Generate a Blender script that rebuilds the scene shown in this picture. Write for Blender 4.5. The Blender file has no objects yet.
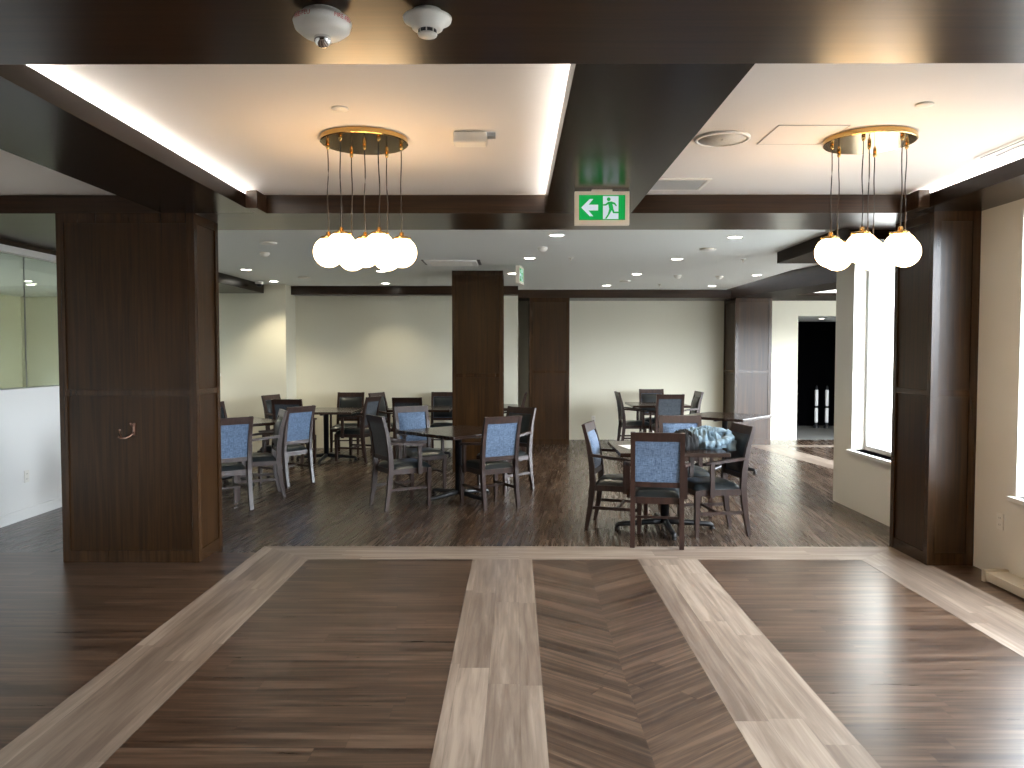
import bpy, bmesh, math, random
from mathutils import Vector, Matrix, noise
random.seed(7)
S = bpy.context.scene
COL = S.collection
R = math.radians

# ------------------------------------------------------------------ mesh builder
class MB:
    def __init__(s): s.bm = bmesh.new(); s.mi = 0
    def _f(s, vs):
        try:
            f = s.bm.faces.new(vs); f.material_index = s.mi; return f
        except ValueError: return None
    def box(s, x0, x1, y0, y1, z0, z1, bev=0, seg=2):
        v = [s.bm.verts.new((x, y, z)) for x in (x0, x1) for y in (y0, y1) for z in (z0, z1)]
        fs = [s._f([v[i] for i in q]) for q in ((0,1,3,2),(4,6,7,5),(0,4,5,1),(2,3,7,6),(0,2,6,4),(1,5,7,3))]
        if bev:
            es = list({e for f in fs for e in f.edges})
            bmesh.ops.bevel(s.bm, geom=es, offset=bev, segments=seg, affect='EDGES', profile=0.6)
        return s
    def prism(s, pts, z0, z1):
        a = [s.bm.verts.new((x, y, z0)) for x, y in pts]; b = [s.bm.verts.new((x, y, z1)) for x, y in pts]
        s._f(a[::-1]); s._f(b); n = len(pts)
        for i in range(n): s._f([a[i], a[(i+1)%n], b[(i+1)%n], b[i]])
        return s
    def loft(s, rings, caps=True, smooth=False):
        rr = [[s.bm.verts.new(p) for p in r] for r in rings]; n = len(rr[0])
        for a, b in zip(rr, rr[1:]):
            for i in range(n):
                f = s._f([a[i], a[(i+1)%n], b[(i+1)%n], b[i]])
                if f and smooth: f.smooth = True
        if caps: s._f(rr[0][::-1]); s._f(rr[-1])
        return s
    def tube(s, pts, rad, n=8, smooth=True):
        pts = [Vector(p) for p in pts]
        if not hasattr(rad, '__len__'): rad = [rad]*len(pts)
        rings = []; up = Vector((0,0,1))
        for i, p in enumerate(pts):
            t = (pts[min(i+1, len(pts)-1)] - pts[max(i-1, 0)]).normalized()
            a = t.cross(up)
            if a.length < .05: a = t.cross(Vector((0,1,0)))
            a.normalize(); b = t.cross(a)
            rings.append([p + rad[i]*(math.cos(k*2*math.pi/n)*a + math.sin(k*2*math.pi/n)*b) for k in range(n)])
        return s.loft(rings, True, smooth)
    def rect_path(s, pts, ws, axis='x'):
        # ribbon of rectangular section: pts (x,y,z), ws (half width, half depth)
        rings = []
        pts = [Vector(p) for p in pts]
        for i, p in enumerate(pts):
            t = (pts[min(i+1, len(pts)-1)] - pts[max(i-1, 0)]).normalized()
            a = Vector((1,0,0)) if axis == 'x' else t.cross(Vector((0,0,1))).normalized()
            b = t.cross(a).normalized()
            w, d = ws[i] if hasattr(ws[0], '__len__') else ws
            rings.append([p+a*w+b*d, p-a*w+b*d, p-a*w-b*d, p+a*w-b*d])
        return s.loft(rings)
    def lathe(s, prof, c=(0,0,0), n=24, smooth=True):
        rings = []
        for r, z in prof:
            rings.append([(c[0]+max(r,1e-4)*math.cos(k*2*math.pi/n), c[1]+max(r,1e-4)*math.sin(k*2*math.pi/n), c[2]+z) for k in range(n)])
        return s.loft(rings, True, smooth)
    def sphere(s, c, r, u=24, v=16):
        prof = [(r*math.sin(math.pi*i/v), -r*math.cos(math.pi*i/v)) for i in range(v+1)]
        return s.lathe(prof, c, u)
    def grid(s, f, nu, nv, smooth=True):
        vv = [[s.bm.verts.new(f(i/nu, j/nv)) for j in range(nv+1)] for i in range(nu+1)]
        for i in range(nu):
            for j in range(nv):
                q = s._f([vv[i][j], vv[i+1][j], vv[i+1][j+1], vv[i][j+1]])
                if q and smooth: q.smooth = True
        return vv
    def build(s, name, mat, parent=None, bev=0):
        if bev:
            bmesh.ops.bevel(s.bm, geom=[e for e in s.bm.edges if len(e.link_faces) == 2 and e.calc_face_angle(0) > R(35)],
                            offset=bev, segments=1, affect='EDGES')
        bmesh.ops.recalc_face_normals(s.bm, faces=s.bm.faces[:])
        me = bpy.data.meshes.new(name); s.bm.to_mesh(me); s.bm.free()
        for m in (mat if isinstance(mat, (list, tuple)) else [mat]): me.materials.append(m)
        o = bpy.data.objects.new(name, me); COL.objects.link(o)
        if parent is not None: o.parent = parent
        return o

def tag(o, label, cat, group=None):
    o['label'] = label; o['category'] = cat
    if group: o['group'] = group
    return o
def struct(o): o['kind'] = 'structure'; return o
def empty(name, loc=(0,0,0), rz=0):
    o = bpy.data.objects.new(name, None); COL.objects.link(o)
    o.location = loc; o.rotation_euler = (0, 0, rz); o.empty_display_size = .1; return o
def copy_tree(root, loc, rz, label=None, group=None):
    def cp(o, par):
        c = o.copy(); COL.objects.link(c); c.parent = par
        for ch in [k for k in bpy.data.objects if k.parent == o]: cp(ch, c)
        return c
    r = cp(root, None); r.location = loc; r.rotation_euler = (0, 0, rz)
    if label: r['label'] = label
    if group: r['group'] = group
    return r

# ------------------------------------------------------------------ materials
def mat(name):
    m = bpy.data.materials.new(name); m.use_nodes = True
    nt = m.node_tree; b = nt.nodes['Principled BSDF']; return m, nt, b
def N(nt, t, **kw):
    n = nt.nodes.new(t)
    for k, v in kw.items(): setattr(n, k, v)
    return n
def plain(name, col, rough=.5, metal=0, spec=.5, bump=0, bscale=200, coat=0):
    m, nt, b = mat(name)
    b.inputs['Base Color'].default_value = (*col, 1); b.inputs['Roughness'].default_value = rough
    b.inputs['Metallic'].default_value = metal; b.inputs['Specular IOR Level'].default_value = spec
    b.inputs['Coat Weight'].default_value = coat
    tc = N(nt, 'ShaderNodeTexCoord'); nz = N(nt, 'ShaderNodeTexNoise'); nz.inputs['Scale'].default_value = bscale
    nt.links.new(tc.outputs['Object'], nz.inputs['Vector'])
    if bump:
        bp = N(nt, 'ShaderNodeBump'); bp.inputs['Strength'].default_value = bump; bp.inputs['Distance'].default_value = .002
        nt.links.new(nz.outputs['Fac'], bp.inputs['Height']); nt.links.new(bp.outputs['Normal'], b.inputs['Normal'])
    return m
def emis(name, col, s):
    m, nt, b = mat(name)
    b.inputs['Base Color'].default_value = (*[min(1, c*.8) for c in col], 1)
    b.inputs['Emission Color'].default_value = (*col, 1); b.inputs['Emission Strength'].default_value = s
    return m
def math_(nt, op, a, b=None, c=None):
    n = N(nt, 'ShaderNodeMath', operation=op)
    for i, x in enumerate((a, b, c)):
        if x is None: continue
        if isinstance(x, (int, float)): n.inputs[i].default_value = x
        else: nt.links.new(x, n.inputs[i])
    return n.outputs[0]
def ramp(nt, fac, stops):
    r = N(nt, 'ShaderNodeValToRGB'); e = r.color_ramp.elements
    while len(e) < len(stops): e.new(.5)
    for i, (p, c) in enumerate(stops): e[i].position = p; e[i].color = (*c, 1)
    nt.links.new(fac, r.inputs[0]); return r.outputs[0]

def planks(name, stops, ang=0, w=.152, L=1.22, rough=.3, chev=None, tone=.13, seam=.55, gs=26):
    """floor boards: ang = direction the boards run; chev = centre line x of a chevron"""
    m, nt, b = mat(name)
    tc = N(nt, 'ShaderNodeTexCoord'); sp = N(nt, 'ShaderNodeSeparateXYZ'); nt.links.new(tc.outputs['Object'], sp.inputs[0])
    x, y = sp.outputs[0], sp.outputs[1]
    ca, sa = math.cos(ang), math.sin(ang)
    side = 0.0
    if chev is not None:
        dx = math_(nt, 'SUBTRACT', x, chev); side = math_(nt, 'GREATER_THAN', dx, 0.0); x = math_(nt, 'ABSOLUTE', dx)
    u = math_(nt, 'ADD', math_(nt, 'MULTIPLY', x, ca), math_(nt, 'MULTIPLY', y, sa))
    v = math_(nt, 'SUBTRACT', math_(nt, 'MULTIPLY', y, ca), math_(nt, 'MULTIPLY', x, sa))
    v = math_(nt, 'ADD', v, 40.0)
    row = math_(nt, 'FLOOR', math_(nt, 'DIVIDE', v, w))
    row2 = math_(nt, 'ADD', row, math_(nt, 'MULTIPLY', side, 137.0)) if chev is not None else row
    wn = N(nt, 'ShaderNodeTexWhiteNoise', noise_dimensions='1D'); nt.links.new(row2, wn.inputs['W'])
    uo = math_(nt, 'ADD', u, math_(nt, 'MULTIPLY', wn.outputs['Value'], L*3))
    ul = math_(nt, 'DIVIDE', math_(nt, 'ADD', uo, 60.0), L)
    colm = math_(nt, 'FLOOR', ul)
    cb = N(nt, 'ShaderNodeCombineXYZ'); nt.links.new(row2, cb.inputs[0]); nt.links.new(colm, cb.inputs[1])
    wn2 = N(nt, 'ShaderNodeTexWhiteNoise', noise_dimensions='3D'); nt.links.new(cb.outputs[0], wn2.inputs['Vector'])
    pid = wn2.outputs['Value']
    g = N(nt, 'ShaderNodeCombineXYZ')
    nt.links.new(math_(nt, 'MULTIPLY', u, 1.6), g.inputs[0]); nt.links.new(math_(nt, 'MULTIPLY', v, gs), g.inputs[1])
    nt.links.new(math_(nt, 'MULTIPLY', pid, 37.0), g.inputs[2])
    nz = N(nt, 'ShaderNodeTexNoise'); nz.inputs['Scale'].default_value = 1.0; nz.inputs['Detail'].default_value = 7
    nz.inputs['Roughness'].default_value = .62; nz.inputs['Distortion'].default_value = .6
    nt.links.new(g.outputs[0], nz.inputs['Vector'])
    g2 = N(nt, 'ShaderNodeCombineXYZ')
    nt.links.new(math_(nt, 'MULTIPLY', u, .9), g2.inputs[0]); nt.links.new(math_(nt, 'MULTIPLY', v, gs*.42), g2.inputs[1]); nt.links.new(math_(nt, 'MULTIPLY', pid, 11.0), g2.inputs[2])
    n3 = N(nt, 'ShaderNodeTexNoise'); n3.inputs['Scale'].default_value = 1.0; n3.inputs['Detail'].default_value = 3; n3.inputs['Distortion'].default_value = 1.2
    nt.links.new(g2.outputs[0], n3.inputs['Vector'])
    fac = math_(nt, 'ADD', math_(nt, 'MULTIPLY', math_(nt, 'SUBTRACT', nz.outputs['Fac'], .5), 1.0), math_(nt, 'MULTIPLY', math_(nt, 'SUBTRACT', n3.outputs['Fac'], .5), .9))
    fac = math_(nt, 'ADD', fac, math_(nt, 'MULTIPLY', math_(nt, 'SUBTRACT', pid, .5), tone))
    fac = math_(nt, 'ADD', fac, .5)
    col = ramp(nt, fac, stops)
    fr = math_(nt, 'FRACT', math_(nt, 'DIVIDE', v, w)); fu = math_(nt, 'FRACT', ul)
    e1 = math_(nt, 'LESS_THAN', math_(nt, 'MINIMUM', fr, math_(nt, 'SUBTRACT', 1.0, fr)), .010)
    e2 = math_(nt, 'LESS_THAN', fu, .0016)
    ed = math_(nt, 'MAXIMUM', e1, e2)
    mx = N(nt, 'ShaderNodeMix', data_type='RGBA', blend_type='MULTIPLY')
    nt.links.new(math_(nt, 'MULTIPLY', ed, seam), mx.inputs[0]); nt.links.new(col, mx.inputs[6]); mx.inputs[7].default_value = (.35,.3,.27,1)
    nt.links.new(mx.outputs[2], b.inputs['Base Color'])
    rr = math_(nt, 'ADD', math_(nt, 'MULTIPLY', nz.outputs['Fac'], .14), rough - .07)
    nt.links.new(rr, b.inputs['Roughness'])
    bp = N(nt, 'ShaderNodeBump'); bp.inputs['Strength'].default_value = .12; bp.inputs['Distance'].default_value = .0015
    nt.links.new(math_(nt, 'SUBTRACT', nz.outputs['Fac'], ed), bp.inputs['Height']); nt.links.new(bp.outputs['Normal'], b.inputs['Normal'])
    b.inputs['Specular IOR Level'].default_value = .5
    return m

def veneer(name, dark, light, axis='z', rough=.3, stretch=45, spec=.5):
    m, nt, b = mat(name)
    tc = N(nt, 'ShaderNodeTexCoord'); mp = N(nt, 'ShaderNodeMapping')
    sc = {'x': (1.2, stretch, stretch), 'y': (stretch, 1.2, stretch), 'z': (stretch, stretch, 1.2)}[axis]
    mp.inputs['Scale'].default_value = sc
    nt.links.new(tc.outputs['Object'], mp.inputs[0])
    nz = N(nt, 'ShaderNodeTexNoise'); nz.inputs['Scale'].default_value = 1; nz.inputs['Detail'].default_value = 5; nz.inputs['Distortion'].default_value = .8
    nt.links.new(mp.outputs[0], nz.inputs[0])
    mp2 = N(nt, 'ShaderNodeMapping'); mp2.inputs['Scale'].default_value = tuple(v*.22 if v > 5 else .5 for v in sc)
    nt.links.new(tc.outputs['Object'], mp2.inputs[0])
    n2 = N(nt, 'ShaderNodeTexNoise'); n2.inputs['Scale'].default_value = 1; n2.inputs['Detail'].default_value = 3; n2.inputs['Distortion'].default_value = 2.5
    nt.links.new(mp2.outputs[0], n2.inputs[0])
    f = math_(nt, 'ADD', math_(nt, 'MULTIPLY', nz.outputs['Fac'], .7), math_(nt, 'MULTIPLY', n2.outputs['Fac'], .5))
    col = ramp(nt, f, [(.38, dark), (.82, light)])
    nt.links.new(col, b.inputs['Base Color'])
    b.inputs['Roughness'].default_value = rough; b.inputs['Specular IOR Level'].default_value = spec
    bp = N(nt, 'ShaderNodeBump'); bp.inputs['Strength'].default_value = .05; bp.inputs['Distance'].default_value = .001
    nt.links.new(nz.outputs['Fac'], bp.inputs['Height']); nt.links.new(bp.outputs['Normal'], b.inputs['Normal'])
    return m

def tweed(name, c1, c2, scale=1.0):
    m, nt, b = mat(name)
    tc = N(nt, 'ShaderNodeTexCoord')
    def th(sc):
        mp = N(nt, 'ShaderNodeMapping'); mp.inputs['Scale'].default_value = sc; nt.links.new(tc.outputs['Object'], mp.inputs[0])
        n = N(nt, 'ShaderNodeTexNoise'); n.inputs['Scale'].default_value = 1; n.inputs['Detail'].default_value = 2
        nt.links.new(mp.outputs[0], n.inputs[0]); return n.outputs['Fac']
    f = math_(nt, 'ADD', math_(nt, 'MULTIPLY', th((30, 30, 260)), .5), math_(nt, 'MULTIPLY', th((260, 60, 30)), .5))
    col = ramp(nt, f, [(.38, c1), (.62, c2)])
    nt.links.new(col, b.inputs['Base Color']); b.inputs['Roughness'].default_value = .85
    b.inputs['Specular IOR Level'].default_value = .3
    b.inputs['Sheen Weight'].default_value = .3
    bp = N(nt, 'ShaderNodeBump'); bp.inputs['Strength'].default_value = .3; bp.inputs['Distance'].default_value = .001
    nt.links.new(f, bp.inputs['Height']); nt.links.new(bp.outputs['Normal'], b.inputs['Normal'])
    return m

DARKST = [(.22, (.024,.0125,.007)), (.5, (.074,.044,.027)), (.80, (.155,.10,.066))]
PALEST = [(.2, (.155,.115,.088)), (.5, (.25,.195,.152)), (.8, (.39,.32,.258))]
M_fx = planks('dark_boards_across', DARKST, 0, w=.127, rough=.30, gs=34)
M_fy = planks('dark_boards_along', [(.22, (.020,.0105,.006)), (.5, (.052,.032,.020)), (.80, (.12,.08,.055))], R(84), w=.127, rough=.27, gs=34)
M_fd = planks('dark_boards_chevron', DARKST, R(38), w=.11, L=5.0, rough=.33, gs=40, tone=.2, chev=.535)
M_py = planks('pale_boards_along', PALEST, R(90), w=.152, rough=.36, tone=.34, gs=30, seam=.3)
M_px = planks('pale_boards_across', PALEST, 0, w=.2, rough=.36, tone=.2, gs=36, seam=.22)
M_carpet = plain('grey_entry_mat', (.12,.12,.11), .9)

WD, WL = (.0090,.0035,.0006), (.055,.0235,.0055)
M_col = veneer('walnut_panel', WD, WL, 'z', .30, spec=.38)
M_colt = veneer('walnut_frame', (.014,.006,.0020), (.065,.031,.012), 'z', .25, spec=.42)
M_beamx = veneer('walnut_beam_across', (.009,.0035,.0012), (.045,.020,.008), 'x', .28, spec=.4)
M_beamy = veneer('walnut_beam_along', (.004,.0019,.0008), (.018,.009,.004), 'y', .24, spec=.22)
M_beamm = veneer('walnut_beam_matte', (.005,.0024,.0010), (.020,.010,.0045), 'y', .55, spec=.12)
M_chair = veneer('chair_wood', (.012,.0055,.0038), (.050,.024,.017), 'z', .36, 30)
M_table = veneer('table_wood', (.014,.007,.005), (.050,.029,.021), 'x', .2, 30)
M_edge = plain('table_edge', (.012,.007,.005), .4)
M_vinyl = plain('charcoal_vinyl', (.012,.016,.018), .32, bump=.1, bscale=300)
M_tweed = tweed('blue_tweed', (.040,.072,.13), (.14,.205,.31))
M_tweedk = tweed('slate_tweed', (.025,.032,.042), (.07,.085,.10))
M_cream = plain('cream_paint', (.72,.69,.56), .6, bump=.05, bscale=120)
M_creamw = plain('pale_paint', (.74,.71,.64), .6, bump=.05, bscale=120)
M_white = plain('white_paint', (.80,.80,.78), .5)
M_ceil = plain('ceiling_paint', (.70,.67,.64), .7, bump=.04, bscale=150)
M_ceilb = plain('back_ceiling_paint', (.74,.76,.73), .7, bump=.04, bscale=150)
M_plast = plain('white_plastic', (.78,.76,.70), .35)
M_grey = plain('grey_plastic', (.35,.36,.36), .5)
M_black = plain('black_metal', (.010,.011,.013), .35)
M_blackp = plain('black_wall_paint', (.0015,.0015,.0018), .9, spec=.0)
M_brass = plain('polished_brass', (.50,.34,.14), .16, 1)
M_chrome = plain('chrome', (.75,.75,.75), .12, 1)
M_bronze = plain('bronze_hook', (.45,.28,.22), .3, 1)
M_cord = plain('dark_cord', (.02,.016,.014), .6)
M_heater = plain('heater_enamel', (.62,.56,.46), .4)
M_red = plain('red_print', (.55,.03,.02), .5)
M_green = emis('sign_green', (.0,.30,.055), .45)
M_signw = emis('sign_white', (.60,.68,.78), .35)
M_globe = emis('glowing_opal_glass', (1.0,.69,.37), 8.2)
M_led = emis('led_tape', (1.0,.94,.86), 66)
M_down = emis('downlight_lens', (1.0,.93,.80), 14)
M_pave = plain('grey_paving', (.28,.28,.27), .8)
M_paper = plain('paper', (.85,.85,.83), .6)
M_denim = plain('pale_denim', (.20,.29,.36), .85, bump=.3, bscale=400)
M_dkcl = plain('black_jacket_cloth', (.005,.0055,.006), .8, bump=.3, bscale=300)

def glass(name, tint=(1,1,1)):
    m, nt, b = mat(name); nt.nodes.remove(b)
    out = [n for n in nt.nodes if n.type == 'OUTPUT_MATERIAL'][0]
    t = N(nt, 'ShaderNodeBsdfTransparent'); t.inputs[0].default_value = (*tint, 1)
    g = N(nt, 'ShaderNodeBsdfGlossy'); g.inputs['Roughness'].default_value = .02
    fr = N(nt, 'ShaderNodeFresnel'); ge = N(nt, 'ShaderNodeNewGeometry')
    nt.links.new(math_(nt, 'SUBTRACT', 1.5, math_(nt, 'MULTIPLY', ge.outputs['Backfacing'], 1.5-1/1.5)), fr.inputs[0])
    mx = N(nt, 'ShaderNodeMixShader')
    nt.links.new(fr.outputs[0], mx.inputs[0]); nt.links.new(t.outputs[0], mx.inputs[1]); nt.links.new(g.outputs[0], mx.inputs[2])
    nt.links.new(mx.outputs[0], out.inputs[0]); return m
M_glass = glass('window_glass')
M_glassg = glass('partition_glass', (.80,.86,.82))

# ------------------------------------------------------------------ floor
f = MB(); f.mi = 0
f.box(-9.5, 3.6, -5, 6.10, -.1, 0)                       # boards running across, in front
f.mi = 1; f.box(-9.5, 3.6, 6.10, 18, -.1, 0); f.box(3.6, 9.2, 8.1, 18, -.1, 0)             # boards running away, behind
YA, YB = 5.90, 6.30; YF = -5
f.mi = 2; f.prism([(.13, YF), (.94, YF), (.94, YA), (.13, YA)], 0, .001)
f.mi = 3
f.prism([(-2.045, YF), (-1.585, YF), (-1.585, YA), (-2.045, YB)], 0, .0012)
f.prism([(-.325, YF), (.13, YF), (.13, YA), (-.325, YA)], 0, .0012)
f.prism([(.94, YF), (1.395, YF), (1.395, YA), (.94, YA)], 0, .0012)
f.prism([(2.64, YF), (3.10, YF), (3.10, YB), (2.64, YA)], 0, .0012)
f.mi = 4; f.prism([(-2.045, YB), (-1.585, YA), (2.64, YA), (3.10, YB)], 0, .0012)
f.mi = 3
f.prism([(3.95, 13.3), (4.35, 10.2), (4.80, 10.2), (4.42, 13.3)], 0, .0012)
f.mi = 4; f.prism([(4.42, 13.3), (4.45, 13.0), (9, 13.0), (9, 13.3)], 0, .0012)
f.mi = 5; f.prism([(4.95, 14.1), (9, 14.1), (9, 17), (4.95, 17)], 0, .0014)
struct(f.build('floor', [M_fx, M_fy, M_fd, M_py, M_px, M_carpet]))

# ------------------------------------------------------------------ ceilings, beams
ZS, ZC, ZB, ZD = 2.61, 2.752, 2.65, 2.51
f = MB(); f.box(-4.8, 3.6, -5, 6.6, ZC, ZC+.1)
f.box(3.6, 9, 8.1, 14.1, 2.78, 2.88)
f.mi = 1; f.box(-9.5, 3.6, 6.6, 15.2, ZB, ZB+.1); f.box(-9.5, -4.8, -5, 6.6, ZB, ZB+.1)
f.mi = 0
f.box(-1.66, .217+.2, 5.83, 6.6, 2.745, ZC); f.box(.857, 2.8, 5.83, 6.6, 2.745, ZC); f.box(-4.66, -2.61, 5.83, 6.6, 2.745, ZC)
struct(f.build('ceiling', [M_ceil, M_ceilb]))
bi = [0]
def beam(x0, x1, y0, y1, z0, z1, m, rest=None):
    f = MB(); f.box(x0, x1, y0, y1, z0, z1)
    if rest: rest(f)
    return struct(f.build('ceiling_beam', m))
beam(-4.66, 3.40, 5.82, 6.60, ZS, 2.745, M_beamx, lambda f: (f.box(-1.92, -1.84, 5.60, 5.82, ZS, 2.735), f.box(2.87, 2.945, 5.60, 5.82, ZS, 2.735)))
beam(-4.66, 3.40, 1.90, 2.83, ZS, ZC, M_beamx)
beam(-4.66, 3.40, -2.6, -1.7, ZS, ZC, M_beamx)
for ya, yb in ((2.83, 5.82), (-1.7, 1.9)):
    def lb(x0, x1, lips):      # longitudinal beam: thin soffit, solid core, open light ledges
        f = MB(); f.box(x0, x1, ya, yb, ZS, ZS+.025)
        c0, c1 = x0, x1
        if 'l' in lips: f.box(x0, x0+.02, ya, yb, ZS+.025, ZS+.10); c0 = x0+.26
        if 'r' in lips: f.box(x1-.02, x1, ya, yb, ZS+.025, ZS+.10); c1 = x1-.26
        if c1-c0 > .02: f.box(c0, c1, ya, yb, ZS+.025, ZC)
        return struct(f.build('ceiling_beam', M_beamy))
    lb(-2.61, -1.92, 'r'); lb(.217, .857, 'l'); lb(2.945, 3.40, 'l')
for i, (x, ya, yb, lb_) in enumerate(((-2.03, 2.84, 5.8, 'glowing light tape on the ledge of the beam above the wide panelled column'),
                     (.325, 2.84, 5.8, 'glowing light tape on the ledge of the central beam by the exit sign'),
                     (3.055, 2.84, 5.8, 'glowing light tape on the ledge along the window wall'))):
    e = empty('light_tape', (x, (ya+yb)/2, ZS+.025)); h = (yb-ya)/2
    f = MB(); f.box(-.016, .016, -h, h, 0, .064); f.build('channel', M_grey, e)
    f = MB(); f.box(-.012, .012, -h, h, .064, .072); f.build('diffuser', M_led, e)
    tag(e, lb_, 'light strip', 'light tapes in the ceiling coves')
e = empty('ceiling_troffer', (4.9, 11.2, 2.56))
f = MB(); f.prism([(-.27, 1.54), (.55, 1.54), (.95, -1.6), (.12, -1.6)], -.01, .0); f.build('diffuser', emis('panel_diffuser', (1,.97,.93), 1.6), e)
f = MB(); f.prism([(-.31, 1.56), (-.27, 1.54), (.12, -1.6), (.08, -1.6)], -.02, .0); f.build('frame', M_white, e)
tag(e, 'glowing ceiling light panel in front of the dark doorway', 'ceiling light')
# back room perimeter beams and bulkheads
beam(-3.61, .05, 12.6, 12.85, ZD, ZB, M_beamx)
beam(.05, 3.80, 13.35, 14.1, ZD, ZB, M_beamx)
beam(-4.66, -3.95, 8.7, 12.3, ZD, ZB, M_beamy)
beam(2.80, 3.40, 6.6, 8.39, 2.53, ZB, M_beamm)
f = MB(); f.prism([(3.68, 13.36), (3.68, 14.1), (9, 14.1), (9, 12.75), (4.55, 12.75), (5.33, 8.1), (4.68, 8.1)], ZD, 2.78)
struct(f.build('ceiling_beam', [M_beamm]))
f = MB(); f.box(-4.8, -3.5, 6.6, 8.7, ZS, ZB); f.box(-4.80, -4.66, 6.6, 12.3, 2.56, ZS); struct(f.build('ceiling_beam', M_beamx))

# ------------------------------------------------------------------ walls
ZT = 2.9
def wall_with_holes(x0, x1, ya, yb, holes, zt=ZT, z0=0):
    f = MB(); cur = ya
    for (h0, h1, a, b) in sorted(holes):
        f.box(x0, x1, cur, h0, z0, zt); f.box(x0, x1, h0, h1, z0, a); f.box(x0, x1, h0, h1, b, zt); cur = h1
    f.box(x0, x1, cur, yb, z0, zt); return f
WINS = [(6.50, 7.86, .60, 2.50), (3.75, 5.27, .60, 2.55), (.6, 2.1, .60, 2.55), (-2.6, -1.0, .60, 2.55)]
f = wall_with_holes(3.40, 3.60, -5, 8.30, WINS); struct(f.build('wall_right', M_creamw))
f = MB(); f.box(3.60, 4.3, 8.10, 8.30, 0, ZT); f.box(4.3, 7.2, 8.10, 8.30, 0, .3); f.box(4.3, 7.2, 8.10, 8.30, 2.15, ZT); f.box(7.2, 7.4, 8.10, 8.30, 0, ZT); struct(f.build('wall_right', M_creamw))
f = wall_with_holes(7.4, 7.6, 8.1, 14.1, [(8.9, 13.6, .3, 2.05)]); struct(f.build('wall_right', M_creamw))
f = MB(); f.box(-4.66, -3.61, 12.3, 12.5, 0, ZT); f.box(-3.81, -3.61, 12.5, 12.85, 0, ZT); f.box(-3.81, .05, 12.85, 13.05, 0, ZT); f.box(-.15, .05, 13.05, 14.1, 0, ZT)
f.box(-.15, 5.10, 14.1, 14.3, 0, ZT); f.box(5.10, 7.2, 14.1, 14.3, 2.24, ZT); f.box(7.2, 9.2, 14.1, 14.3, 0, ZT)
struct(f.build('wall_back', M_cream))
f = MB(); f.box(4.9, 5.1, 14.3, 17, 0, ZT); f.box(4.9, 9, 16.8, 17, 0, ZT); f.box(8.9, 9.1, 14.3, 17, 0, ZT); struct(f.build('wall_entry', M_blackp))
f = MB(); f.box(5.1, 9, 14.3, 16.8, 2.24, 2.3); struct(f.build('ceiling_entry', M_ceilb))
# left: low wall with glass above, room beyond
f = MB(); f.box(-4.80, -4.66, 6.3, 12.3, 0, 1.215); f.box(-4.82, -4.645, 6.3, 12.3, 1.215, 1.24)
f.box(-4.80, -4.66, 6.3, 6.6, 2.56, 2.65)
struct(f.build('wall_left', M_white))
f = MB(); f.box(-4.80, -4.66, -5, 6.3, 0, ZT); struct(f.build('wall_left', M_creamw))
f = MB(); f.box(-4.66, -4.645, -5, 12.3, 0, .10); f.box(-4.645, -4.640, -5, 12.3, 0, .07); struct(f.build('baseboard_left', M_white))
f = MB(); f.box(-9.5, -4.8, 15.0, 15.2, 0, ZT); f.box(-9.6, -9.5, -5, 7, 0, ZT); f.box(-9.6, -9.5, 7, 13, 0, .6); f.box(-9.6, -9.5, 7, 13, 1.5, ZT); f.box(-9.6, -9.5, 13, 15.2, 0, ZT); struct(f.build('wall_far_left', M_cream))
f = MB(); f.box(-4.735, -4.725, 6.3, 12.3, 1.24, 2.50)
p = struct(f.build('window_6', M_glassg))
f = MB(); f.box(-4.76, -4.64, 6.3, 12.3, 2.50, 2.56)
struct(f.build('trim_1', M_white))
f = MB()
for y in (7.53, 9.0, 10.5): f.box(-4.736, -4.724, y-.002, y+.002, 1.24, 2.50)
struct(f.build('trim_2', M_grey))
f = wall_with_holes(0, 0, 0, 0, [])
f.bm.clear()
# unseen rear wall (behind the camera), windowless, made walnut to darken reflections
f = MB(); f.box(-9.6, 3.6, -5.2, -5, 0, ZT); struct(f.build('wall_rear', M_col))
e = empty('window_10', (4.3, 8.10, .3)); struct(e)  # unseen alcove window, added to throw daylight onto the back wall
f = MB()
for x0, x1, z0, z1 in ((0,.05,0,1.85), (2.85,2.9,0,1.85), (.05,2.85,0,.05), (.05,2.85,1.80,1.85), (1.42,1.48,.05,1.80)): f.box(x0, x1, .06, .12, z0, z1)
f.build('window_frame', M_white, e)
f = MB(); f.box(.05, 2.85, .085, .09, .05, 1.80); f.build('pane', M_glass, e)
f = MB()
for y0, y1, z0, z1 in ((7,7.05,.6,1.5),(12.95,13,.6,1.5),(9.95,10.05,.6,1.5),(7,13,.6,.65),(7,13,1.45,1.5)): f.box(-9.58, -9.53, y0, y1, z0, z1)
struct(f.build('window_9', M_white))  # unseen window frame, added so daylight brightens the room behind the partition glass
def window_x(n, y0, y1, z0, z1, x=3.40, xo=3.60, sill=True):
    e = empty('window_%d' % n, (x, y0, z0)); struct(e)
    w, h = y1-y0, z1-z0
    f = MB(); X = .13; t = .045
    f.box(X, X+.05, 0, t, 0, h); f.box(X, X+.05, w-t, w, 0, h); f.box(X, X+.05, t, w-t, 0, t); f.box(X, X+.05, t, w-t, h-t, h)
    f.box(X, X+.05, w*.5-.03, w*.5+.03, t, h-t)
    f.build('window_frame', M_white, e)
    f = MB(); f.box(X+.02, X+.026, t, w-t, t, h-t); f.build('pane', M_glass, e)
    if sill:
        f = MB(); f.box(-.04, .14, -.04, w+.04, -.03, 0, .004); f.build('window_sill', M_white, e)
for i, (a, b, c, d) in enumerate(WINS): window_x(i+1, a, b, c, d)
window_x(5, 8.9, 13.6, .3, 2.05, x=7.4)

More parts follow.
